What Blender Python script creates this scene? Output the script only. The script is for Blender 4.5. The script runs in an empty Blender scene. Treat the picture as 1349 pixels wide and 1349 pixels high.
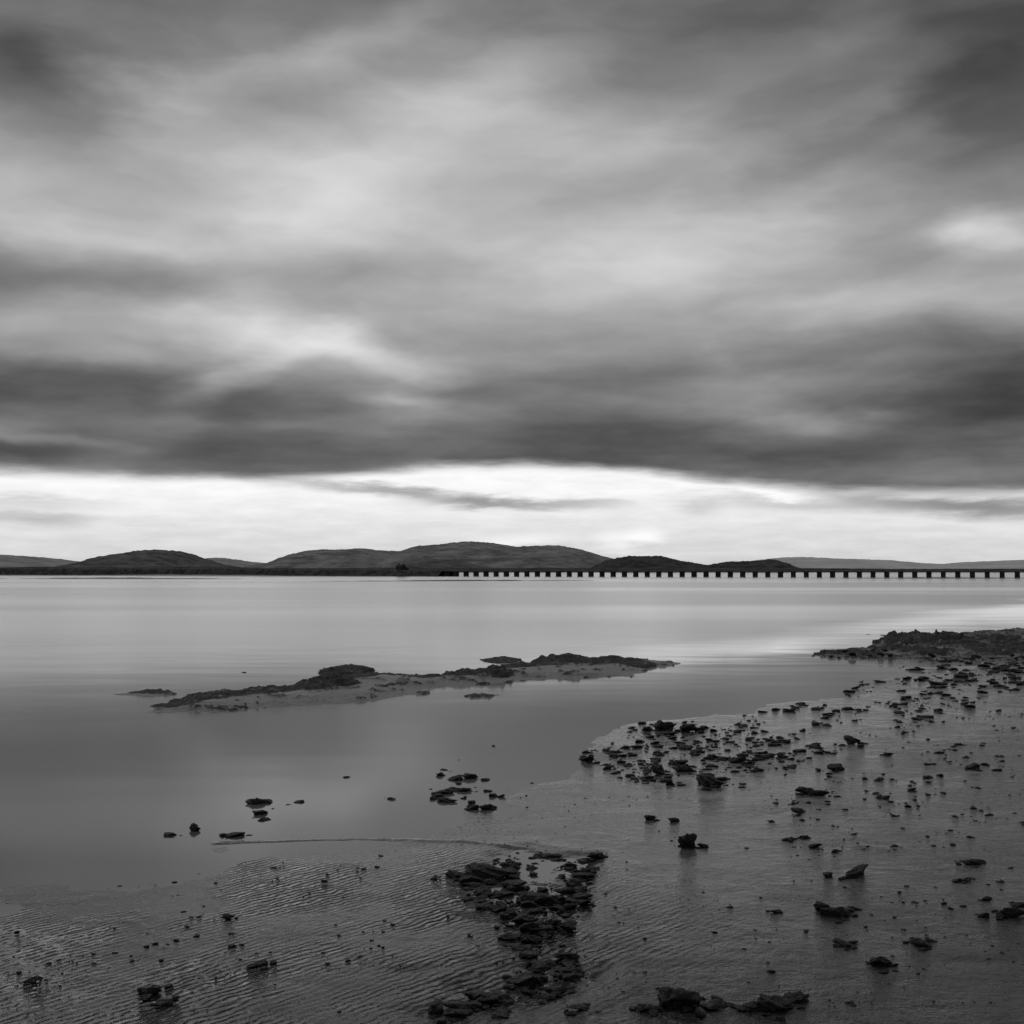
import bpy, math, random, bmesh
import numpy as np
from mathutils import Vector, Euler

random.seed(7)
scene=bpy.context.scene
scene.view_settings.view_transform='Standard'
scene.view_settings.look='None'
scene.view_settings.exposure=0
H=2.2; F=1628.0; C=674.5
PITCH=math.atan(76.5/F)

# ------------------------------------------------------------ survey helpers
def ray(px,py):
    x=(px-C)/F; v=(C-py)/F
    return (x, math.cos(PITCH)-v*math.sin(PITCH), math.sin(PITCH)+v*math.cos(PITCH))
def G(px,py):
    x,y,z=ray(px,py); t=H/(-z)
    return (x*t,y*t)
def AE(px,py):
    x,y,z=ray(px,py)
    return (math.atan2(x,y), math.atan2(z,math.hypot(x,y)))

# ------------------------------------------------------------ numpy noise
def _h(ix,iy,s):
    n=(ix.astype(np.int64)*374761393+iy.astype(np.int64)*668265263+s*1442695041)&0xffffffff
    n=((n^(n>>13))*1274126177)&0xffffffff
    n=(n^(n>>16))&0xffffffff
    return n/4294967295.0
def vn(x,y,s=0):
    ix=np.floor(x);iy=np.floor(y);fx=x-ix;fy=y-iy
    fx=fx*fx*fx*(fx*(fx*6-15)+10);fy=fy*fy*fy*(fy*(fy*6-15)+10)
    a=_h(ix,iy,s);b=_h(ix+1,iy,s);c=_h(ix,iy+1,s);d=_h(ix+1,iy+1,s)
    return (a+(b-a)*fx+(c-a)*fy+(a-b-c+d)*fx*fy)*2-1
def fbm(x,y,s=0,o=4,g=0.5):
    t=0;a=1;n=0
    for i in range(o):
        cs,sn=math.cos(0.6*i),math.sin(0.6*i)
        t=t+a*vn((x*cs-y*sn)*2**i+i*17.3,(x*sn+y*cs)*2**i-i*9.1,s+i);n+=a;a*=g
    return t/n
def sstep(a,b,x):
    t=np.clip((x-a)/(b-a),0,1);return t*t*(3-2*t)
def segdist(x,y,P,closed=True):
    d=np.full(x.shape,1e9)
    n=len(P);m=n if closed else n-1
    for i in range(m):
        ax,ay=P[i];bx,by=P[(i+1)%n]
        ex=bx-ax;ey=by-ay
        t=np.clip(((x-ax)*ex+(y-ay)*ey)/(ex*ex+ey*ey+1e-12),0,1)
        d=np.minimum(d,np.hypot(x-ax-t*ex,y-ay-t*ey))
    return d
def inside(x,y,P):
    r=np.zeros(x.shape,bool);n=len(P)
    for i in range(n):
        ax,ay=P[i];bx,by=P[(i+1)%n]
        if ay==by: continue
        c=((ay>y)!=(by>y))&(x<(bx-ax)*(y-ay)/(by-ay)+ax)
        r^=c
    return r
def sdist(x,y,P):
    d=segdist(x,y,P); return np.where(inside(x,y,P),d,-d)

# ------------------------------------------------------------ shoreline / terrain
shore_px=[(0,1165),(150,1135),(290,1112),(480,1106),(600,1085),(640,1050),(700,1025),(740,1000),(790,975),(840,958),(930,948),
          (1010,938),(1100,918),(1150,900),(1190,882),(1215,868),(1349,850)]
shore=[G(*p) for p in shore_px]
LAND=[(-60,6.5),(-12,8.0)]+shore+[(34,48),(90,70),(400,90),(400,-400),(-400,-400),(-400,-10)]
RIDGE=[G(*p) for p in [(285,1111),(380,1108),(470,1106),(560,1107),(620,1110),(660,1117),(700,1119)]]
HOL=[G(*p) for p in [(610,1150),(690,1120),(780,1135),(775,1190),(755,1240),(790,1300),(700,1349),(560,1349),(650,1300),(690,1270),(645,1215),(610,1185)]]
FURR=[[G(*p) for p in L] for L in [
  [(450,1262),(470,1275),(520,1286),(580,1284),(640,1272)],[(735,1200),(775,1245),(800,1275),(790,1310)],[(1255,1278),(1300,1282),(1349,1281),(1400,1278)]]]
def terrain(x,y):
    sd=sdist(x,y,LAND)
    r=np.hypot(x,y)
    sdw=sd+0.8*fbm(x*0.45,y*0.3,3,5,0.6)*np.clip(r/12,0.3,3)
    near=np.clip(1-(r-40)/40,0,1)
    a=np.abs(sdw)
    z=np.where(sdw>0,0.15*(1-np.exp(-(a/7.5)**1.5)),-0.35*(1-np.exp(-(a/6.0)**1.5)))
    z=z+near*(0.009*fbm(x*0.55+5,y*0.4,11,3)+0.007*fbm(x*2.1,y*1.5,21,4)*sstep(-1.5,1.5,sd))
    z=z+0.0036*fbm(x*8,y*6,31,4,0.6)*np.clip(1-r/25,0,1)*sstep(0,1.5,sd)
    rd=segdist(x,y+0.05*fbm(x*2,y*2,66,3),RIDGE,False)
    z=z+0.011*np.exp(-(rd/0.035)**2)
    for i,L in enumerate(FURR):
        fd=segdist(x+0.08*fbm(x*3,y*3,70+i,3),y+0.08*fbm(x*3,y*3,75+i,3),L,False)
        z=z-0.007*np.exp(-(fd/0.08)**2)
    hs=sdist(x+0.14*fbm(x*3,y*3,5,4),y+0.16*fbm(x*3,y*3,8,4),HOL)
    z=z-0.020*sstep(-0.2,0.15,hs)+0.005*np.exp(-((hs+0.2)/0.12)**2)
    z=z+0.016*fbm(x*9,y*9,91,3)*sstep(-0.1,0.1,hs)
    return z
def tz(x,y): return float(terrain(np.array([x],float),np.array([y],float))[0])

def grid_mesh(name,X,Y,Z,keep=None,attrs=None,smooth=True):
    nr,nc=X.shape
    co=np.stack([X,Y,Z],-1).reshape(-1,3).astype(np.float32)
    idx=np.arange(nr*nc).reshape(nr,nc)
    q=np.stack([idx[:-1,:-1],idx[:-1,1:],idx[1:,1:],idx[1:,:-1]],-1).reshape(-1,4)
    if keep is not None:
        k=keep.reshape(-1); q=q[k[q].any(1)]
        used=np.zeros(nr*nc,bool);used[q.ravel()]=True
        mp=np.cumsum(used)-1; q=mp[q]; co=co[used]
    else: used=np.ones(nr*nc,bool)
    me=bpy.data.meshes.new(name)
    me.vertices.add(len(co));me.vertices.foreach_set('co',co.ravel())
    me.loops.add(q.size);me.loops.foreach_set('vertex_index',q.ravel().astype(np.int32))
    me.polygons.add(len(q));me.polygons.foreach_set('loop_start',(np.arange(len(q))*4).astype(np.int32))
    me.polygons.foreach_set('use_smooth',np.full(len(q),smooth))
    for k,v in (attrs or {}).items():
        a=me.attributes.new(k,'FLOAT','POINT');a.data.foreach_set('value',v.reshape(-1)[used].astype(np.float32))
    me.update(calc_edges=True)
    o=bpy.data.objects.new(name,me);scene.collection.objects.link(o);return o
def poly_mesh(name,V,Fc,smooth=True):
    me=bpy.data.meshes.new(name);V=np.asarray(V,np.float32);Fc=np.asarray(Fc,np.int32);k=Fc.shape[1]
    me.vertices.add(len(V));me.vertices.foreach_set('co',V.ravel())
    me.loops.add(Fc.size);me.loops.foreach_set('vertex_index',Fc.ravel())
    me.polygons.add(len(Fc));me.polygons.foreach_set('loop_start',(np.arange(len(Fc))*k).astype(np.int32))
    me.polygons.foreach_set('use_smooth',np.full(len(Fc),smooth))
    me.update(calc_edges=True)
    o=bpy.data.objects.new(name,me);scene.collection.objects.link(o);return o

# ------------------------------------------------------------ node helper
class N:
    def __init__(s,nt): s.nt=nt
    def n(s,t,ins=None,**kw):
        nd=s.nt.nodes.new(t)
        for k,v in kw.items(): setattr(nd,k,v)
        for k,v in (ins or {}).items(): s.set(nd.inputs[k],v)
        return nd
    def set(s,sock,v):
        if isinstance(v,bpy.types.NodeSocket): s.nt.links.new(v,sock)
        else: sock.default_value=v
    def m(s,op,a,b=0.0,c=0.0,clamp=False):
        nd=s.n('ShaderNodeMath',operation=op,use_clamp=clamp)
        s.set(nd.inputs[0],a);s.set(nd.inputs[1],b);s.set(nd.inputs[2],c);return nd.outputs[0]
    def mr(s,v,a,b,c,d,interp='LINEAR'):
        nd=s.n('ShaderNodeMapRange',interpolation_type=interp)
        s.set(nd.inputs[0],v)
        for i,q in enumerate((a,b,c,d)): s.set(nd.inputs[i+1],q)
        return nd.outputs[0]
    def noise(s,vec,scale,detail=3,rough=0.5,dim='2D'):
        nd=s.n('ShaderNodeTexNoise',noise_dimensions=dim);s.set(nd.inputs['Vector'],vec)
        nd.inputs['Scale'].default_value=scale;nd.inputs['Detail'].default_value=detail
        nd.inputs['Roughness'].default_value=rough
        return nd
    def mapping(s,vec,loc=(0,0,0),rot=(0,0,0),sc=(1,1,1),t='POINT'):
        nd=s.n('ShaderNodeMapping',vector_type=t);s.set(nd.inputs[0],vec)
        nd.inputs[1].default_value=loc;nd.inputs[2].default_value=rot;nd.inputs[3].default_value=sc
        return nd.outputs[0]
def newmat(name):
    m=bpy.data.materials.new(name);m.use_nodes=True
    nt=m.node_tree;b=nt.nodes['Principled BSDF'];return m,N(nt),b
def grey(h,v):
    c=h.n('ShaderNodeCombineColor')
    for i in range(3): h.set(c.inputs[i],v)
    return c.outputs[0]

# ------------------------------------------------------------ materials
def mat_sand():
    m,h,b=newmat('wet_sand')
    pos=h.n('ShaderNodeNewGeometry').outputs['Position']
    z=h.n('ShaderNodeSeparateXYZ',{0:pos}).outputs[2]
    rip=h.n('ShaderNodeAttribute',attribute_name='ripple').outputs['Fac']
    vignette_mud=h.n('ShaderNodeAttribute',attribute_name='vignette_mud').outputs['Fac']
    n1=h.noise(pos,0.9,4,0.6).outputs[0]
    nm=h.noise(h.mapping(pos,loc=(9,2,0),rot=(0,0,0.5),sc=(1.6,3.2,1)),1.0,4,0.65).outputs[0]
    n2=h.noise(pos,7,4,0.65).outputs[0]
    n3=h.noise(pos,55,2,0.7).outputs[0]
    dry=h.mr(h.m('ADD',z,h.m('MULTIPLY',h.m('SUBTRACT',n1,0.5),0.06)),0.0,0.09,0,1,'SMOOTHSTEP')
    col=h.m('ADD',h.mr(nm,0.3,0.7,0.09,0.19),h.m('MULTIPLY',h.m('SUBTRACT',n2,0.5),0.16))
    col=h.m('ADD',col,h.m('MULTIPLY',h.m('SUBTRACT',n3,0.5),0.20))
    n4=h.noise(h.mapping(pos,loc=(3,7,0)),26,2,0.6).outputs[0]
    spk=h.m('MULTIPLY',h.mr(n4,0.61,0.67,0,1),h.mr(n1,0.40,0.58,0.2,1))
    col=h.m('MULTIPLY',col,h.mr(spk,0,1,1,0.2))
    col=h.m('MULTIPLY',col,h.mr(dry,0,1,0.75,1.0))
    col=h.m('MAXIMUM',h.m('MULTIPLY',col,h.mr(vignette_mud,0,1,1.0,0.12)),0.008)  # painted vignette and hollow mud both darken the base colour
    h.set(b.inputs['Base Color'],grey(h,col))
    ro=h.m('ADD',h.mr(dry,0,1,0.10,0.34),h.m('ADD',h.m('MULTIPLY',h.m('SUBTRACT',n2,0.5),0.28),h.m('MULTIPLY',h.m('SUBTRACT',nm,0.5),0.5)))
    h.set(b.inputs['Roughness'],h.m('MAXIMUM',ro,0.09))
    b.inputs['IOR'].default_value=1.34
    wn=h.noise(pos,1.6,2,0.5).outputs[0]
    wv=h.n('ShaderNodeTexWave',wave_type='BANDS',bands_direction='X',wave_profile='SIN')
    h.set(wv.inputs['Vector'],h.mapping(pos,rot=(0,0,math.radians(40))))
    wv.inputs['Scale'].default_value=5.6;wv.inputs['Distortion'].default_value=6
    wv.inputs['Detail'].default_value=2.0;wv.inputs['Detail Scale'].default_value=1.1;wv.inputs['Detail Roughness'].default_value=0.6
    rm=h.m('MULTIPLY',rip,h.mr(wn,0.35,0.60,0.2,1))
    rh=h.m('MULTIPLY',h.m('MULTIPLY',wv.outputs['Fac'],rm),0.0105)
    wet=h.mr(dry,0,1,0.12,1)
    hh=h.m('ADD',rh,h.m('MULTIPLY',h.m('MULTIPLY',n2,wet),0.028))
    hh=h.m('ADD',hh,h.m('MULTIPLY',h.m('MULTIPLY',n3,wet),0.006))
    hh=h.m('ADD',hh,h.m('MULTIPLY',h.m('MULTIPLY',nm,wet),0.02))
    hh=h.m('ADD',hh,h.m('MULTIPLY',spk,0.005))
    bp=h.n('ShaderNodeBump',{'Height':hh,'Distance':1.0,'Strength':0.85})
    h.set(b.inputs['Normal'],bp.outputs[0])
    return m
def mat_water():
    m,h,b=newmat('calm_water')
    pos=h.n('ShaderNodeNewGeometry').outputs['Position']
    b.inputs['IOR'].default_value=1.333
    nb=h.noise(h.mapping(pos,rot=(0,0,0.10),sc=(0.006,0.025,1)),1.0,2,0.5).outputs[0]
    dist=h.n('ShaderNodeVectorMath',{0:pos},operation='LENGTH').outputs['Value']
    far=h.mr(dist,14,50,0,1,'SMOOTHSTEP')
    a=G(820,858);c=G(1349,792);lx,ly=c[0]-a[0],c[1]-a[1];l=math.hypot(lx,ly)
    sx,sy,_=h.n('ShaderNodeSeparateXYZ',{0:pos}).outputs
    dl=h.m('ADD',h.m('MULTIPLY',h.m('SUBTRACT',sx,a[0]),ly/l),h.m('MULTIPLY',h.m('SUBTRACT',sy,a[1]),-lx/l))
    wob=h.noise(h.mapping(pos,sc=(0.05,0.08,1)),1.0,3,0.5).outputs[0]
    slick_sheen=h.mr(h.m('ADD',dl,h.m('MULTIPLY',h.m('SUBTRACT',wob,0.5),6)),-1.5,3.5,0,1,'SMOOTHSTEP')
    slick_sheen=h.m('MULTIPLY',slick_sheen,h.mr(dist,24,33,0,1,'SMOOTHSTEP'))
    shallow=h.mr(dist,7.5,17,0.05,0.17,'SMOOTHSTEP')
    h.set(b.inputs['Base Color'],grey(h,h.m('ADD',h.m('ADD',shallow,h.m('MULTIPLY',far,0.10)),h.m('MULTIPLY',slick_sheen,0.18))))  # bright sky reflection of the calm band partly painted in as paler colour
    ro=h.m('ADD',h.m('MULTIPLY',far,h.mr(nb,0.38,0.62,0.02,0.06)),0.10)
    h.set(b.inputs['Roughness'],h.m('MULTIPLY',ro,h.mr(slick_sheen,0,1,1,0.35)))
    nn=h.noise(h.mapping(pos,sc=(0.5,1,1)),0.35,2,0.5).outputs[0]
    bp=h.n('ShaderNodeBump',{'Height':h.m('MULTIPLY',nn,0.012),'Distance':1.0,'Strength':0.5})
    h.set(b.inputs['Normal'],bp.outputs[0])
    return m
def mat_rock(name,lo,hi,rough=0.6,sc=1.0):
    m,h,b=newmat(name)
    pos=h.n('ShaderNodeNewGeometry').outputs['Position']
    n1=h.noise(pos,9*sc,4,0.7,'3D').outputs[0]
    n2=h.noise(pos,60*sc,2,0.7,'3D').outputs[0]
    col=h.mr(h.m('ADD',h.m('MULTIPLY',n1,0.6),h.m('MULTIPLY',n2,0.4)),0.38,0.66,lo,hi)
    h.set(b.inputs['Base Color'],grey(h,col))
    h.set(b.inputs['Roughness'],h.mr(n2,0.3,0.7,rough-0.2,rough+0.2))
    hh=h.m('ADD',h.m('MULTIPLY',n1,0.05/sc),h.m('MULTIPLY',n2,0.012/sc))
    bp=h.n('ShaderNodeBump',{'Height':hh,'Distance':1.0,'Strength':1.0})
    h.set(b.inputs['Normal'],bp.outputs[0])
    b.inputs['Specular IOR Level'].default_value=0.22
    return m
def mat_outcrop():
    m,h,b=newmat('mud_and_weedy_rock')
    pos=h.n('ShaderNodeNewGeometry').outputs['Position']
    rk=h.n('ShaderNodeAttribute',attribute_name='rock').outputs['Fac']
    n1=h.noise(pos,2.5,5,0.68).outputs[0]
    n2=h.noise(pos,14,4,0.7).outputs[0]
    k=h.mr(h.m('ADD',rk,h.m('ADD',h.m('MULTIPLY',h.m('SUBTRACT',n1,0.5),1.8),h.m('MULTIPLY',h.m('SUBTRACT',n2,0.5),1.5))),0.50,0.82,0,1,'SMOOTHSTEP')
    mud=h.mr(n2,0.3,0.7,0.06,0.18)
    dk=h.mr(n2,0.3,0.7,0.006,0.045)
    col=h.m('ADD',h.m('MULTIPLY',mud,h.m('SUBTRACT',1.0,k)),h.m('MULTIPLY',dk,k))
    h.set(b.inputs['Base Color'],grey(h,col))
    h.set(b.inputs['Roughness'],h.mr(k,0,1,0.38,0.8))
    b.inputs['Specular IOR Level'].default_value=0.3
    hh=h.m('ADD',h.m('MULTIPLY',n1,0.08),h.m('MULTIPLY',n2,0.05))
    bp=h.n('ShaderNodeBump',{'Height':hh,'Distance':1.0,'Strength':0.9})
    h.set(b.inputs['Normal'],bp.outputs[0])
    return m
def mat_plain(name,lo,hi,scale,rough=0.9,stretch=(1,1,1)):
    m,h,b=newmat(name)
    pos=h.n('ShaderNodeNewGeometry').outputs['Position']
    n1=h.noise(h.mapping(pos,sc=stretch),scale,4,0.68,'3D').outputs[0]
    h.set(b.inputs['Base Color'],grey(h,h.mr(n1,0.38,0.62,lo,hi)))
    b.inputs['Roughness'].default_value=rough
    b.inputs['Specular IOR Level'].default_value=0.1
    return m
M_SAND=mat_sand();M_WATER=mat_water()
M_STONE=mat_rock('dark_wet_stone',0.003,0.020)
M_OUT=mat_outcrop()

# ------------------------------------------------------------ ground sheet
ang=np.concatenate([np.linspace(-180,-34,60,endpoint=False),np.linspace(-34,34,640,endpoint=False),np.linspace(34,180,61)])
rr=np.concatenate([np.geomspace(0.02,3.2,60,endpoint=False),np.geomspace(3.2,48,720,endpoint=False),np.geomspace(48,9000,130)])
A,R=np.meshgrid(np.radians(ang),rr)
X=R*np.sin(A);Y=R*np.cos(A);Z=terrain(X,Y)
sd=sdist(X,Y,LAND)
xr,yr=G(230,1235)
rp=np.clip(1.5-np.hypot((X-xr)/2.4,(Y-yr)/2.0),0,1)*1.5
rp=np.clip(rp,0,1)*sstep(-0.4,0.25,fbm(X*0.8,Y*0.8,44,3)+0.2)*sstep(0,0.6,sd)
x2,y2=G(1150,1020)
rp2=0.2*sstep(1.3,0.6,np.hypot((X-x2)/4,(Y-y2)/5))*sstep(-0.1,0.4,fbm(X*0.6,Y*0.6,48,3))
hs=sdist(X+0.14*fbm(X*3,Y*3,5,4),Y+0.16*fbm(X*3,Y*3,8,4),HOL)
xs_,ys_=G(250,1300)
vignette_mud=0.85*sstep(12.5,5.0,np.hypot(X*0.8,Y))+0.35*sstep(3.0,0.6,np.hypot((X-xs_)/1.3,Y-ys_))  # vignette painted into the sand colour: darker near camera and lower left
vignette_mud=vignette_mud+0.5*sstep(1.2,-1.8,X)*sstep(15,9,Y)  # same painted darkening carried over the left side
vignette_mud=np.clip(vignette_mud+0.4*sstep(-0.15,0.1,hs)+0.22*fbm(X*0.8,Y*0.8,52,4),0,1)
g=grid_mesh('sand_beach',X,Y,Z,attrs={'ripple':np.maximum(rp,rp2),'vignette_mud':vignette_mud})
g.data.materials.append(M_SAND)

# ------------------------------------------------------------ water sheet
ang=np.linspace(-180,180,145);rr=np.concatenate([[0.5],np.geomspace(2,30000,60)])
A,R=np.meshgrid(np.radians(ang),rr)
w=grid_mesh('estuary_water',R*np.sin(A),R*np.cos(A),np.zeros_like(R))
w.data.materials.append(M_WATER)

# ------------------------------------------------------------ outcrops
def outcrop(name,poly_px,slabs,mud_h,res=0.03,seed=0,edge=0.35,extra=0.0,frt=0.34,warp=0.2,rk=0.028):
    P=[G(*p) for p in poly_px]
    xs=[p[0] for p in P];ys=[p[1] for p in P]
    gx=np.arange(min(xs)-0.6,max(xs)+0.6,res);gy=np.arange(min(ys)-1.0,max(ys)+1.2,res*1.6)
    X,Y=np.meshgrid(gx,gy)
    wx=X+0.3*fbm(X*1.3,Y*1.3,seed+1,5,0.6);wy=Y+0.4*fbm(X*1.3,Y*1.3,seed+2,5,0.6)
    sd=sdist(wx,wy,P)
    z=mud_h*sstep(-0.1,edge*2.2,sd)*(0.75+0.5*fbm(X*0.8,Y*0.8,seed+3,3))-0.05*sstep(0.02,-0.2,sd)
    z=z+0.02*fbm(X*2.5,Y*2.5,seed+4,4)*sstep(0,0.3,sd)
    rock=np.zeros_like(z)
    for (px,py,w,dep,hh) in slabs:
        cx,cy=G(px,py);D=math.hypot(cx,cy);hw=w*D/F/2
        jx=X+warp*fbm(X*2.3,Y*2.3,seed+7,5,0.6);jy=Y+warp*1.2*fbm(X*2.3,Y*2.3,seed+8,5,0.6)
        q=np.sqrt(((jx-cx)/hw)**2+((jy-cy)/dep)**2)
        lay=hh*(0.55*sstep(1.05,0.97,q)+0.30*sstep(0.80,0.72,q)+0.15*sstep(0.5,0.42,q))
        lay=lay*(0.85+0.7*fbm(X*2.6,Y*2.0,seed+9,4,0.6))
        z=np.maximum(z,np.where(q<1.08,z*0.3+lay,-9))
        rock=np.maximum(rock,sstep(1.2,1.0,q))
    fr=fbm(X*3.8,Y*2.8,seed+12,4,0.6)
    z=z+np.where(sd>-0.05,1,0)*(0.03+extra)*sstep(frt,frt+0.12,fr)
    rock=np.maximum(rock,0.75*sstep(frt-0.04,frt+0.04,fr)*(sd>-0.1))
    z=z+rk*fbm(X*9,Y*8,seed+13,4,0.65)*rock
    o=grid_mesh(name,X,Y,z,keep=(z>-0.03),attrs={'rock':rock})
    o.data.materials.append(M_OUT);return o
outcrop('rock_outcrop',
 [(196,940),(260,939),(370,931),(430,929),(500,923),(540,916),(565,907),(620,902),(672,898),(720,894),(790,892),(832,892),(850,882),(892,873),
  (862,870),(830,869),(785,868),(740,870),(700,874),(676,880),(640,888),(590,892),(540,891),(500,889),(440,893),(405,903),(385,908),(300,913),(245,921),(210,931)],
 [(232,931,80,0.32,0.06),(262,924,80,0.42,0.08),(305,918,110,0.5,0.10),(345,914,90,0.5,0.11),(385,910,80,0.5,0.10),(430,905,80,0.7,0.20),(470,895,60,0.5,0.09),(510,892,80,0.45,0.05),
  (640,891,72,0.7,0.19),(606,892,48,0.6,0.15),(740,873,80,1.0,0.16),(700,878,90,0.6,0.08),(800,874,90,0.9,0.13),(838,877,50,0.7,0.08),(770,875,50,0.6,0.10),(560,895,50,0.4,0.05)],
 0.095,seed=100,frt=0.32)
outcrop('rock_outcrop',[(425,884),(455,880),(485,883),(480,888),(440,888)],[(456,885,64,0.9,0.13)],0.03,seed=130)
outcrop('rock_outcrop',[(640,870),(665,867),(690,872),(665,876)],[(662,870,50,0.9,0.05)],0.02,seed=140)
outcrop('rock_outcrop',[(605,916),(625,913),(650,915),(640,920),(615,920)],[(630,917,38,0.25,0.04)],0.02,seed=150,edge=0.1,warp=0.1)
outcrop('rock_outcrop',[(150,915),(180,910),(228,911),(232,914),(190,918)],[(200,913,60,0.3,0.04)],0.02,seed=160,edge=0.1,warp=0.1)
outcrop('rocky_bank',
 [(1072,865),(1100,859),(1150,853),(1180,842),(1250,835),(1349,829),(1500,826),(1700,824),(1700,880),(1500,876),(1349,870),(1260,870),(1200,868),(1130,868)],
 [(1120,862,80,0.9,0.06),(1180,857,50,0.9,0.12),(1198,848,64,1.5,0.26),(1238,847,50,1.2,0.30),(1262,856,50,0.9,0.18),(1310,852,50,1.2,0.26),(1300,862,60,0.9,0.10),(1340,860,50,1.0,0.14),(1225,862,50,0.8,0.10),(1420,848,90,3,0.3),(1560,846,120,3,0.3)],
 0.78,res=0.05,seed=200,edge=3.4,extra=0.02,frt=0.05,warp=0.6,rk=0.03)

# ------------------------------------------------------------ stones
def icos(sub):
    bm=bmesh.new();bmesh.ops.create_icosphere(bm,subdivisions=sub,radius=1)
    V=np.array([v.co[:] for v in bm.verts]);Fc=np.array([[v.index for v in f.verts] for f in bm.faces]);bm.free();return V,Fc
ICO={2:icos(2),3:icos(3),4:icos(4),5:icos(5)}
def rockvar(seed,sub):
    V,Fc=ICO[sub];r=np.random.RandomState(seed)
    n=r.normal(size=(11,3));n/=np.linalg.norm(n,axis=1)[:,None]
    d=r.uniform(0.45,1.0,11)
    dots=V@n.T
    rad=np.min(np.where(dots>0.05,d/np.maximum(dots,0.05),9),axis=1)
    rad=np.minimum(rad,1.3)
    rad=rad*(1+0.42*fbm(V[:,0]*1.6+V[:,2]*1.2+seed,V[:,1]*1.6-V[:,2]*1.1,seed,3)+0.24*fbm(V[:,0]*4+V[:,2]*3,V[:,1]*4-V[:,2]*3.4,seed+3,3,0.65))
    W=V*rad[:,None];W/=np.abs(W[:,:2]).max();return W
VAR={s:[rockvar(900+i,s) for i in range(24)] for s in (2,3,4,5)}
class Bag:
    def __init__(s): s.V=[];s.F=[];s.n=0
    def put(s,x,y,hw,flat,asp,a,sub,sink,zz=None):
        V=VAR[sub][random.randrange(24)].copy()*np.array([hw,hw*asp,hw*flat])
        t=random.uniform(-0.15,0.15)
        V=V@np.array([[math.cos(t),0,math.sin(t)],[0,1,0],[-math.sin(t),0,math.cos(t)]])
        V=V@np.array([[math.cos(a),math.sin(a),0],[-math.sin(a),math.cos(a),0],[0,0,1]])
        if zz is None: zz=max(tz(x,y),-0.02)
        zmin,zmax=V[:,2].min(),V[:,2].max()
        V=V+np.array([x,y,zz-zmin-(zmax-zmin)*sink])
        s.V.append(V);s.F.append(ICO[sub][1]+s.n);s.n+=len(V)
    def add(s,px,py,w,flat=None,rot=None,asp=None,sub=None,sink=0.32,sat=0):
        x,y=G(px,py)
        if sub is None: sub=4 if w>18 else (3 if w>6 else 2)
        D=math.hypot(x,y);hw=w*D/F/2
        asp=asp or random.uniform(0.6,1.1);flat=flat or random.uniform(0.22,0.5)
        a=random.uniform(0,6.28) if rot is None else rot
        z0=max(tz(x,y),-0.02)
        s.put(x,y,hw,flat,asp,a,sub,sink,z0)
        for i in range(sat):
            th=random.uniform(0,6.28);q=random.uniform(0.6,1.25)
            k=random.uniform(0.2,0.6)
            s.put(x+math.cos(th)*hw*q,y+math.sin(th)*hw*q*1.2,hw*k,random.uniform(0.25,0.55),random.uniform(0.6,1),random.uniform(0,6),max(3,sub-1),0.35,z0)
    def build(s,name):
        o=poly_mesh(name,np.concatenate(s.V),np.concatenate(s.F),True)
        o.data.materials.append(M_STONE);return o
def inpx(poly,n):
    xs=[p[0] for p in poly];ys=[p[1] for p in poly]
    P=np.column_stack([np.random.RandomState(random.randrange(10**6)).uniform(min(xs),max(xs),n*12),np.random.RandomState(random.randrange(10**6)).uniform(min(ys),max(ys),n*12)])
    k=inside(P[:,0],P[:,1],poly)
    return [tuple(p) for p in P[k][:n]]
def clumpy(poly,n,seed,thr=0.0,sx=40,sy=16):
    P=np.array(inpx(poly,n*8))
    v=fbm(P[:,0]/sx,P[:,1]/sy,seed,3)
    k=v>thr+np.random.RandomState(seed).uniform(-0.25,0.15,len(P))
    return [tuple(p) for p in P[k][:n]]
def size(lo,hi): return lo+(hi-lo)*random.random()**2.8

b=Bag()
band=[(840,952),(900,952),(1000,938),(1100,920),(1130,898),(1200,872),(1349,852),(1420,850),(1420,915),(1349,915),(1250,945),(1200,972),(1060,1005),(985,1045),(870,1042),(770,1012),(758,990),(800,985)]
for p in clumpy(band,860,61,0.03): b.add(p[0],p[1],size(3,20),asp=random.uniform(0.6,1.3),flat=random.uniform(0.2,0.42))
for p in clumpy([(1130,898),(1200,872),(1420,852),(1420,915),(1250,918),(1150,925)],340,66,0.03): b.add(p[0],p[1],size(3,24),flat=random.uniform(0.15,0.33))
for p in clumpy([(850,965),(1000,955),(1040,985),(990,1015),(850,1035),(780,1010)],190,67,0.0): b.add(p[0],p[1],size(4,24),flat=random.uniform(0.2,0.42))
for p in inpx([(1075,868),(1130,858),(1200,854),(1349,852),(1349,872),(1200,868)],150): b.add(p[0],p[1],size(4,14),flat=0.45,sink=-0.3)
for p in clumpy([(1000,990),(1349,930),(1349,1100),(1150,1080),(1000,1060)],260,71,0.05): b.add(p[0],p[1],size(2,13))
for p in clumpy([(980,1060),(1349,1080),(1349,1349),(1000,1349),(860,1150)],230,73,0.0,90,40): b.add(p[0],p[1],size(2.5,15),flat=0.28)
for p in inpx([(560,1014),(645,1014),(655,1068),(560,1064)],60): b.add(p[0],p[1],size(4,20),flat=random.uniform(0.25,0.5),sink=0.15)
for p in inpx([(470,1030),(560,1010),(700,960),(720,1080),(500,1085)],36): b.add(p[0],p[1],size(2.5,10),flat=0.35,sink=0.15)
for p in inpx([(600,1110),(820,1110),(880,1349),(560,1349)],170): b.add(p[0],p[1],size(2,8))
for p in clumpy([(0,1180),(500,1120),(560,1349),(0,1349)],150,77,0,90,40): b.add(p[0],p[1],size(2.5,13),flat=0.28)
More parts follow.
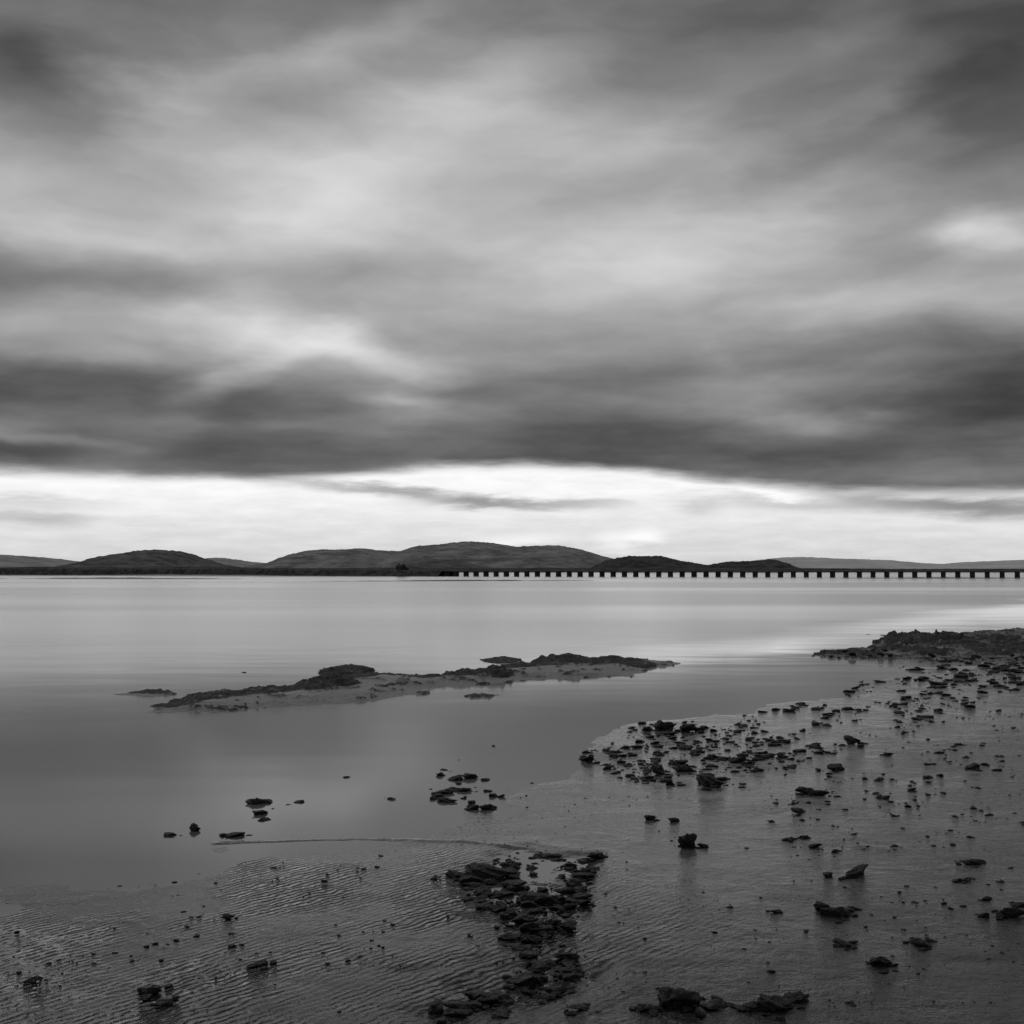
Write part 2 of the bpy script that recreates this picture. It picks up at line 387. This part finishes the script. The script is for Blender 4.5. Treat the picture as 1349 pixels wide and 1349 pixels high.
for p in clumpy([(700,1050),(1000,1040),(1000,1140),(800,1120),(690,1090)],60,79,0,60,30): b.add(p[0],p[1],size(2,6),flat=0.25)
for p in inpx([(330,1045),(405,1050),(400,1065),(350,1085),(330,1070)],16): b.add(p[0],p[1],size(4,13),flat=0.45,sink=0.1)
for p in inpx([(1030,862),(1180,862),(1180,868),(1030,866)],10): b.add(p[0],p[1],size(3,8))
for p in [(1145,836,14),(1162,837,12),(95,912,8),(130,911,10),(152,914,8),(160,916,8),(875,873,22),(888,874,10),(1042,860,10),(1110,836,5),(320,886,20),(300,885,10)]:
    b.add(*p,flat=0.2)
b.build('beach_stones')

# rubble trail in the foreground hollow
b=Bag()
trail=[(612,1150),(650,1135),(690,1118),(735,1124),(785,1138),(778,1180),(768,1200),(745,1240),(770,1290),(775,1305),(740,1322),(700,1345),(590,1349),(650,1312),(690,1282),(655,1235),(640,1205),(612,1188)]
for p in clumpy(trail,280,81,0.02,30,22): b.add(p[0],p[1],size(8,38),flat=random.uniform(0.18,0.42),asp=random.uniform(0.6,1.2),sink=0.2)
for p in clumpy(trail,360,82,-0.1,30,22): b.add(p[0],p[1],size(3,10))
for q in [(648,1155,76,.28,.7),(622,1163,44,.35,.8),(672,1142,40,.35,.8),(788,1132,28,.4,.8),(772,1152,28,.35,.8),(715,1128,50,.22,.7),(770,1195,28,.4,.7),
          (700,1190,72,.25,.9),(735,1190,60,.28,.9),(660,1200,38,.4,.8),(690,1215,50,.3,.9),(725,1225,52,.35,.9),(700,1245,42,.35,.8),(668,1245,36,.3,.8),
          (720,1280,54,.33,.9),(752,1294,38,.28,.8),(690,1303,58,.28,.8),(735,1310,48,.3,.8),(655,1325,64,.25,.8),(620,1338,74,.25,.8),(598,1347,54,.25,.7),(765,1345,40,.15,.7)]:
    b.add(q[0],q[1],q[2],flat=q[3],asp=q[4],rot=random.uniform(-0.5,0.5),sub=5,sat=4,sink=0.2)
b.build('rock_rubble')

# individual larger rocks
big=[(338,1060,28,.6,.8),(352,1058,24,.5,.8),(345,1073,26,.45,.8),(348,1081,22,.4,.9),(393,1058,20,.45,.8),(381,1061,14,.4,.9),(457,1025,11,.5,.9),(222,1102,22,.3,.7),(258,1095,16,.75,.9),(313,1102,34,.2,.6),
 (580,1023,16,.7,.8),(598,1028,30,.45,.8),(618,1026,30,.5,.7),(638,1029,16,.45,.8),(587,1046,38,.28,.7),(606,1043,28,.4,.7),(512,1056,30,.2,.7),(625,1067,26,.38,.8),(642,1067,20,.45,.8),(590,1057,28,.3,.7),(662,1051,14,.55,.8),
 (650,984,10,.6,.9),(772,993,14,.4,.8),(775,1005,20,.45,.8),(801,1014,22,.3,.8),(866,1022,24,.65,.9),(900,1020,28,.45,.8),(878,963,30,.45,.8),(853,964,20,.45,.8),(908,965,30,.4,.8),(975,1008,30,.45,.8),(938,1038,40,.38,.8),(882,1036,14,.65,.9),
 (1123,984,22,.5,.9),(1168,1001,15,.45,.9),(1098,1019,30,.42,.8),(1280,1020,28,.38,.9),(1075,1053,42,.22,.5),(1168,1059,17,.45,.9),(1202,1049,15,.4,.9),(1160,1034,15,.4,.8),(1220,1031,18,.3,.8),
 (858,1083,17,.45,.8),(889,1087,16,.55,.9),(908,1121,32,.68,.8),(1050,1077,24,.28,.7),(1038,1114,22,.32,.8),(1062,1112,15,.45,.8),(1075,1124,24,.28,.7),(1100,1131,15,.4,.8),
 (1105,1218,44,.45,.7),(1285,1150,36,.27,.7),(1260,1173,19,.42,.8),(1276,1173,17,.42,.8),(1300,1199,18,.42,.8),(1330,1224,50,.32,.6),(1346,1208,26,.32,.8),(1160,1288,38,.44,.8),(1215,1259,42,.22,.7),(1112,1259,28,.22,.7),(1023,1212,22,.27,.8),
 (341,1279,28,.28,.8),(201,1317,40,.55,.9),(215,1332,30,.3,.8),(47,1299,26,.4,.8),(573,1162,18,.18,.7),(302,1213,18,.35,.8),
 (886,1342,68,.6,.9),(850,1348,40,.35,.8),(940,1345,50,.2,.7),(1015,1346,62,.32,.7),(1052,1338,38,.45,.8),(992,1348,38,.35,.8),(1240,1030,10,.5,.9),(1125,1209,20,.3,.8)]
for q in big:
    bb=Bag();bb.add(q[0],q[1]-1,q[2]*1.08,flat=q[3],asp=q[4],rot=random.uniform(-0.4,0.4),sub=5 if q[2]>24 else 4,sink=0.18,sat=(4 if q[2]>24 else 2));bb.build('rock')
bb=Bag();bb.add(1130,1162,60,flat=.24,asp=.4,rot=0.75,sub=5,sink=0.1,sat=2);bb.build('rock')

# ------------------------------------------------------------ hills
def hill(name,prof,dist,depth,mat,rough_px=0.6,seed=0,freq=60,nx=900):
    el=[]
    for p in prof:
        x,y,z=ray(*p);el.append(H+dist*z/y)
    xw=np.array([(p[0]-C)/F*dist for p in prof])
    xs=np.linspace(xw[0],xw[-1],nx)
    zt=np.interp(xs,xw,el);k=np.hanning(13);k/=k.sum();zt=np.convolve(np.pad(zt,6,mode='edge'),k,'valid')
    u=np.linspace(-1,1,60)
    Xg,U=np.meshgrid(xs,u)
    prf=np.where(U<0,np.cos(U*np.pi/2)**0.8,np.cos(U*np.pi/2))
    Yg=dist+U*depth
    pxm=dist/F
    Zg=(zt[None,:]+1.5)*prf-1.5
    rid=1-np.abs(fbm(Xg/(pxm*freq),Yg/(pxm*freq*1.5),seed,4,0.55))*2
    Zg=Zg+pxm*rough_px*(1.8*(rid-0.5)+1.3*fbm(Xg/(pxm*5),Yg/(pxm*12),seed+5,3,0.6))*np.clip(prf*1.4,0,1)
    o=grid_mesh(name,Xg,Yg,Zg);o.data.materials.append(mat);return o
MH1=mat_plain('hill_hazed_moorland_far',0.19,0.31,0.012,1,(1,1,3))  # distance haze painted into the hill colours: paler the farther off
MH2=mat_plain('hill_hazed_moorland_mid',0.09,0.24,0.022,1,(1,1,3))
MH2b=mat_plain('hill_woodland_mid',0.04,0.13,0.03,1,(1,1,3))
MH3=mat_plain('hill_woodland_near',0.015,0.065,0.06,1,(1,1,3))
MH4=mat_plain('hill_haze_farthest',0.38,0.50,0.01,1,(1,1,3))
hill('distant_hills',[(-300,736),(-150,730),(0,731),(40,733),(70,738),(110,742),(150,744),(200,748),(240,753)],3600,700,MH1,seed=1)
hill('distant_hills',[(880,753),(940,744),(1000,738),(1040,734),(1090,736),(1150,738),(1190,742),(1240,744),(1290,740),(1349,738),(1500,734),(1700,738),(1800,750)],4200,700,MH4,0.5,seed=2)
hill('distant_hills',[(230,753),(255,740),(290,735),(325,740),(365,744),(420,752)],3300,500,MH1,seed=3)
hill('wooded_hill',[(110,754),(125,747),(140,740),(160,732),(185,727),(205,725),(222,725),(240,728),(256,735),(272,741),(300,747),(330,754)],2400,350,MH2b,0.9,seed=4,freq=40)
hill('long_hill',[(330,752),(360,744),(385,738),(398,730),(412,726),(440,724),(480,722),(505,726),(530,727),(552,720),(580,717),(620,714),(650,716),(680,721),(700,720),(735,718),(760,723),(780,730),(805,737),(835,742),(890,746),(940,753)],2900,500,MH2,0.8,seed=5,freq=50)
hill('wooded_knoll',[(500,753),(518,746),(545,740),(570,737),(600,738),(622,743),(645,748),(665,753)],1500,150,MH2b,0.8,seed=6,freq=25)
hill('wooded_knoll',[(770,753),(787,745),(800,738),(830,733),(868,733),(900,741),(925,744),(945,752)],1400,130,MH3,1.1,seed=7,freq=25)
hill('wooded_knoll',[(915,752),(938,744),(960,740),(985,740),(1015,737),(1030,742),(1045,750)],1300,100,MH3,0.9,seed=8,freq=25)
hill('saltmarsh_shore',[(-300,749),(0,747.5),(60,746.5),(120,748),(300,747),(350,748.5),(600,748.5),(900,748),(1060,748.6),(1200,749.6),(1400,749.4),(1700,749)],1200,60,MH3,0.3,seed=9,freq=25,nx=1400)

# ------------------------------------------------------------ viaduct
M_PIER=mat_plain('pier_brick',0.02,0.05,0.8);M_DECK=mat_plain('deck_iron',0.08,0.15,0.8)
via=bpy.data.objects.new('railway_viaduct',None);scene.collection.objects.link(via)
P0=Vector((-25.5,450,0));P1=Vector((148,358,0));d=(P1-P0).normalized();nrm=Vector((-d.y,d.x,0))
yaw=math.atan2(d.y,d.x)
def boxpart(name,items,mat,parent):
    bm=bmesh.new()
    for (c,s) in items:
        r=bmesh.ops.create_cube(bm,size=1)
        for v in r['verts']:
            x,y,z=v.co.x*s[0],v.co.y*s[1],v.co.z*s[2]
            v.co=Vector((x*math.cos(yaw)-y*math.sin(yaw)+c[0],x*math.sin(yaw)+y*math.cos(yaw)+c[1],z+c[2]))
    me=bpy.data.meshes.new(name);bm.to_mesh(me);bm.free();me.materials.append(mat)
    o=bpy.data.objects.new(name,me);scene.collection.objects.link(o);o.parent=parent;return o
L=(P1-P0).length;sp=4.1;k=int((L+120)/sp)
piers=[];caps=[];rails=[]
for i in range(k):
    c=P0+d*(2+i*sp)
    j=random.uniform(-0.08,0.08)
    piers.append(((c.x,c.y,0.25),(1.2+j,1.8,2.6)));caps.append(((c.x,c.y,1.64),(1.45+j,2.1,0.18)))
    for s in (-1,1):
        q=c+nrm*1.3*s;rails.append(((q.x,q.y,2.18),(0.04,0.04,0.40)))
T=L+120;mid=P0+d*(T/2)
boxpart('piers',piers,M_PIER,via);boxpart('pier_caps',caps,M_PIER,via)
q1=mid+nrm*1.3;q2=mid-nrm*1.3
boxpart('deck',[((mid.x,mid.y,1.857),(T,2.8,0.24))],M_DECK,via)
boxpart('railing_posts',rails,M_DECK,via)
boxpart('handrails',[((q1.x,q1.y,2.40),(T,0.03,0.03)),((q2.x,q2.y,2.40),(T,0.03,0.03))],M_DECK,via)

def strip(name,pts,width,top,mat,n=500,seed=0,rough=0.25,sharp=0.5):
    P=[Vector((p[0],p[1],0)) for p in pts];
    ts=np.linspace(0,len(P)-1,n);cx=np.interp(ts,range(len(P)),[p.x for p in P]);cy=np.interp(ts,range(len(P)),[p.y for p in P])
    tp=np.interp(ts,range(len(P)),top)
    tx=np.gradient(cx);ty=np.gradient(cy);l=np.hypot(tx,ty);nx_=-ty/l;ny_=tx/l
    u=np.linspace(-1,1,17);Tt,U=np.meshgrid(np.arange(n),u)
    X=cx[Tt]+nx_[Tt]*U*width/2;Y=cy[Tt]+ny_[Tt]*U*width/2
    prf=np.clip((1-np.abs(U))/sharp,0,1)
    Z=(tp[Tt]+0.6)*prf-0.6+rough*fbm(X*0.25,Y*0.25,seed,4)*prf
    o=grid_mesh(name,X,Y,Z);o.data.materials.append(mat);return o
M_EMB=mat_plain('embankment_stone',0.02,0.07,0.4)
M_MUD=mat_plain('mud',0.06,0.11,0.1,0.45)
strip('railway_embankment',[(-23.5,449),(-60,476),(-120,515),(-260,600),(-520,740)],12,[1.95,2.4,2.7,3.1,3.5],M_EMB,n=900,seed=31,rough=0.35)
def bar(name,px0,px1,py0,py1,hh,wd,seed):
    a=G(px0,py0);c=G(px1,py1);m_=((a[0]+c[0])/2,(a[1]+c[1])/2)
    strip(name,[a,m_,c],wd,[-0.3,hh,-0.3],M_MUD,n=300,seed=seed,rough=0.12,sharp=1.0)
bar('mudflat',-200,620,758.5,758.2,0.45,40,41)
bar('mudflat',-150,480,762,763,0.35,14,42)
bar('mudflat',120,1000,767,764,0.22,9,43)
bar('mudflat',900,1600,762,761.8,0.25,8,44)

# lineside building
house=bpy.data.objects.new('brick_house',None);scene.collection.objects.link(house)
hx,hy=(-41.5,462.5);yaw=math.atan2(26,-36)
boxpart('walls',[((hx,hy,2.9),(3.0,2.2,1.3)),((hx+1.9,hy-1.4,2.7),(1.2,2.0,0.9))],M_PIER,house)
bm=bmesh.new()
for (c,s) in [((hx,hy,3.552),(3.3,2.5,0.7))]:
    vs=[bm.verts.new(((x*s[0]/2)*math.cos(yaw)-(y*s[1]/2)*math.sin(yaw)+c[0],(x*s[0]/2)*math.sin(yaw)+(y*s[1]/2)*math.cos(yaw)+c[1],c[2]+z*s[2])) for x,y,z in [(-1,-1,0),(1,-1,0),(1,1,0),(-1,1,0),(-1,0,1),(1,0,1)]]
    for f in [(0,1,5,4),(2,3,4,5),(1,2,5),(3,0,4),(3,2,1,0)]: bm.faces.new([vs[i] for i in f])
me=bpy.data.meshes.new('roof');bm.to_mesh(me);bm.free();me.materials.append(M_PIER)
o=bpy.data.objects.new('roof',me);scene.collection.objects.link(o);o.parent=house
boxpart('chimneys',[((hx-0.8,hy+0.6,4.1),(0.4,0.4,1.1)),((hx+0.8,hy-0.6,4.1),(0.4,0.4,1.1))],M_PIER,house)

# ------------------------------------------------------------ sky
world=bpy.data.worlds.new('World');scene.world=world;world.use_nodes=True
try: world.cycles.sampling_method='NONE'
except Exception as ex: print(ex)
nt=world.node_tree;nt.nodes.clear();h=N(nt)
SUN_EL=math.radians(48);SUN_AZ=math.radians(-25)
dirv=h.n('ShaderNodeTexCoord').outputs['Generated']
dn=h.n('ShaderNodeVectorMath',{0:dirv},operation='NORMALIZE').outputs[0]
dx,dy,dz=h.n('ShaderNodeSeparateXYZ',{0:dn}).outputs
az=h.m('ARCTAN2',dx,dy);el=h.m('ARCSINE',dz)
zc=h.m('ADD',h.m('MAXIMUM',dz,0.0),0.12)
deck=h.n('ShaderNodeCombineXYZ',{0:h.m('DIVIDE',dx,zc),1:h.m('DIVIDE',dy,zc)}).outputs[0]
U0=h.n('ShaderNodeCombineXYZ',{0:az,1:el}).outputs[0]
wn=h.noise(h.mapping(U0,sc=(6,15,1)),1.0,4,0.55).outputs['Color']
wv=h.n('ShaderNodeVectorMath',{0:wn,1:(0.5,0.5,0.5)},operation='SUBTRACT').outputs[0]
wva=h.n('ShaderNodeVectorMath',{0:wv,1:(0.13,0.032,0)},operation='MULTIPLY').outputs[0]
U=h.n('ShaderNodeVectorMath',{0:U0,1:wva},operation='ADD').outputs[0]
rot=h.mapping(deck,rot=(0,0,math.radians(-42)))
st1=h.noise(h.mapping(rot,sc=(1.7,0.34,1)),1.0,4,0.5).outputs[0]
soft=h.noise(h.mapping(U,rot=(0,0,math.radians(-7)),sc=(5.0,16,1)),1.0,4,0.5).outputs[0]
def e(py): return AE(C,py)[1]
def curve_ramp(val,pts,lo,hi,interp='LINEAR'):
    r=h.n('ShaderNodeValToRGB');h.set(r.inputs[0],h.mr(val,lo,hi,0,1));cr=r.color_ramp;cr.interpolation=interp
    while len(cr.elements)>1: cr.elements.remove(cr.elements[0])
    first=True
    for p,v in pts:
        t=(p-lo)/(hi-lo)
        if first: el_=cr.elements[0];el_.position=t;first=False
        else: el_=cr.elements.new(t)
        el_.color=(v,v,v,1)
    return h.n('ShaderNodeRGBToBW',{0:r.outputs[0]}).outputs[0]
base=curve_ramp(el,[(e(640),.42),(e(605),.38),(e(570),.42),(e(520),.51),(e(450),.61),(e(380),.66),(e(300),.68),(e(200),.62),(e(100),.54),(e(0),.43),(0.75,.47),(1.5,.58)],0,1.6)
acc=base
blobs=[(60,125,180,110,0,-.20),(-40,30,300,200,0,-.12),(420,70,320,54,22,.10),(560,220,480,170,12,.10),(470,240,260,70,10,.05),(110,310,300,60,-6,.10),
(60,370,300,56,0,-.18),(250,365,220,50,0,-.10),(350,448,240,46,-3,.22),(560,478,230,34,-3,.16),(90,470,130,26,0,.09),(110,510,300,54,0,-.18),(290,497,110,32,18,.14),
(520,522,120,16,0,.10),(380,530,220,36,0,-.08),(200,590,560,44,0,-.06),(50,577,200,16,-7,.11),(40,598,240,20,-3,-.08),(820,340,380,84,10,.13),(960,350,200,54,0,.08),(760,400,240,46,0,.05),
(1330,308,170,40,-6,.20),(1280,300,70,30,0,.06),(1380,190,380,200,0,-.22),(1320,20,460,210,10,-.17),(1330,520,300,120,0,-.22),(1110,556,140,32,0,.17),(1095,400,200,44,0,.11),(900,570,520,54,0,-.06),(680,500,280,44,0,-.09),
(1180,455,300,44,0,-.11),(1000,240,280,46,22,-.07),(1130,140,280,46,22,.06),(840,110,300,64,20,-.06),(650,90,240,46,20,.04),(480,350,260,44,0,-.06)]
def addblob(acc,bl,vec,gain=1.08):
    px,py,rx,ry,ro,am=bl;a_,e_=AE(px,py)
    mp=h.mapping(vec,loc=(a_,e_,0),rot=(0,0,math.radians(ro)),sc=(rx/F,ry/F,1),t='TEXTURE')
    g_=h.n('ShaderNodeTexGradient',{0:mp},gradient_type='SPHERICAL').outputs['Fac']
    return h.m('ADD',acc,h.mr(g_,0,1,0,am*gain,'SMOOTHSTEP'))
for bl in blobs: acc=addblob(acc,bl,U)
sa=h.m('MULTIPLY',h.m('SUBTRACT',st1,0.5),h.mr(el,e(600),e(250),0.08,0.26))
sf=h.m('MULTIPLY',h.m('SUBTRACT',soft,0.5),0.30)
hn=h.noise(h.mapping(U0,sc=(7,42,1)),1.0,4,0.5).outputs[0]
low=h.mr(el,e(620),e(330),1,0.08,'SMOOTHSTEP')
sc_=h.m('MULTIPLY',h.m('MULTIPLY',h.m('SUBTRACT',hn,0.5),0.26),low)
deckv=h.m('ADD',h.m('ADD',acc,h.m('ADD',sa,sf)),sc_)
strip_=curve_ramp(el,[(0.0,.80),(e(735),.84),(e(710),.87),(e(690),.90),(e(665),.95),(e(640),.98),(e(610),.98)],0,0.2)
sacc=strip_
US=h.n('ShaderNodeVectorMath',{0:U0,1:h.n('ShaderNodeVectorMath',{0:wv,1:(0.05,0.010,0)},operation='MULTIPLY').outputs[0]},operation='ADD').outputs[0]
hn2=h.noise(h.mapping(U0,sc=(20,120,1)),1.0,4,0.6).outputs[0]
USY=h.n('ShaderNodeCombineXYZ',{1:h.m('MULTIPLY',h.m('SUBTRACT',hn2,0.5),0.012)}).outputs[0]
US=h.n('ShaderNodeVectorMath',{0:US,1:USY},operation='ADD').outputs[0]
for bl in [(460,643,180,12,-3,-.22),(580,655,150,13,-6,-.20),(690,664,200,12,0,-.24),(30,682,110,18,0,-.16),(0,660,180,12,0,-.10),(1150,664,320,20,-3,-.22),(1330,668,220,22,-3,-.22),(1040,655,100,9,-8,.15),
           (930,668,50,16,0,-.10),(815,712,48,22,0,.10),(850,704,36,20,0,.10),(700,712,110,14,0,.08)]:
    sacc=addblob(sacc,bl,US)
sacc=h.m('ADD',sacc,h.m('MULTIPLY',h.m('SUBTRACT',hn2,0.5),0.13))
edge=[(0,629),(200,634),(350,634),(450,625),(560,615),(700,614),(850,623),(950,636),(1100,652),(1349,657)]
ev=curve_ramp(az,[(AE(p,q)[0],(e(q))/0.2) for p,q in edge],-0.6,0.6)
ev=h.m('MULTIPLY',ev,0.2)
rel=h.m('SUBTRACT',h.m('ADD',el,h.m('ADD',h.m('MULTIPLY',h.m('SUBTRACT',hn,0.5),0.010),h.m('MULTIPLY',h.m('SUBTRACT',hn2,0.5),0.007))),ev)
mask=h.mr(rel,-0.006,0.0075,0,1,'SMOOTHSTEP')
disp=h.m('ADD',h.m('MULTIPLY',deckv,mask),h.m('MULTIPLY',sacc,h.m('SUBTRACT',1.0,mask)))
disp=h.m('MINIMUM',h.m('MAXIMUM',disp,0.16),1.0)
lum=h.m('POWER',disp,2.2)
sky=h.n('ShaderNodeTexSky',sky_type='NISHITA');sky.sun_disc=False;sky.sun_elevation=SUN_EL;sky.sun_rotation=SUN_AZ;sky.air_density=1.0;sky.dust_density=3
skb=h.m('MULTIPLY',h.n('ShaderNodeRGBToBW',{0:sky.outputs[0]}).outputs[0],0.10)
lum=h.m('ADD',h.m('MULTIPLY',lum,0.96),h.m('MULTIPLY',h.m('MINIMUM',skb,0.8),0.04))
bg=h.n('ShaderNodeBackground',{'Color':grey(h,lum),'Strength':1.0})
out=h.n('ShaderNodeOutputWorld');nt.links.new(bg.outputs[0],out.inputs[0])

sl=bpy.data.lights.new('sun','SUN');sl.energy=0.5;sl.angle=math.radians(25)
so=bpy.data.objects.new('sun',sl);scene.collection.objects.link(so)
sdv=Vector((math.sin(SUN_AZ)*math.cos(SUN_EL),math.cos(SUN_AZ)*math.cos(SUN_EL),math.sin(SUN_EL)))
so.rotation_euler=sdv.to_track_quat('Z','Y').to_euler()

cam=bpy.data.cameras.new('camera');co=bpy.data.objects.new('camera',cam);scene.collection.objects.link(co)
cam.sensor_width=36;cam.lens=36*F/1349.0;cam.clip_end=60000;cam.clip_start=0.05
co.location=(0,0,H);co.rotation_euler=(math.radians(90)+PITCH,0,0)
scene.camera=co
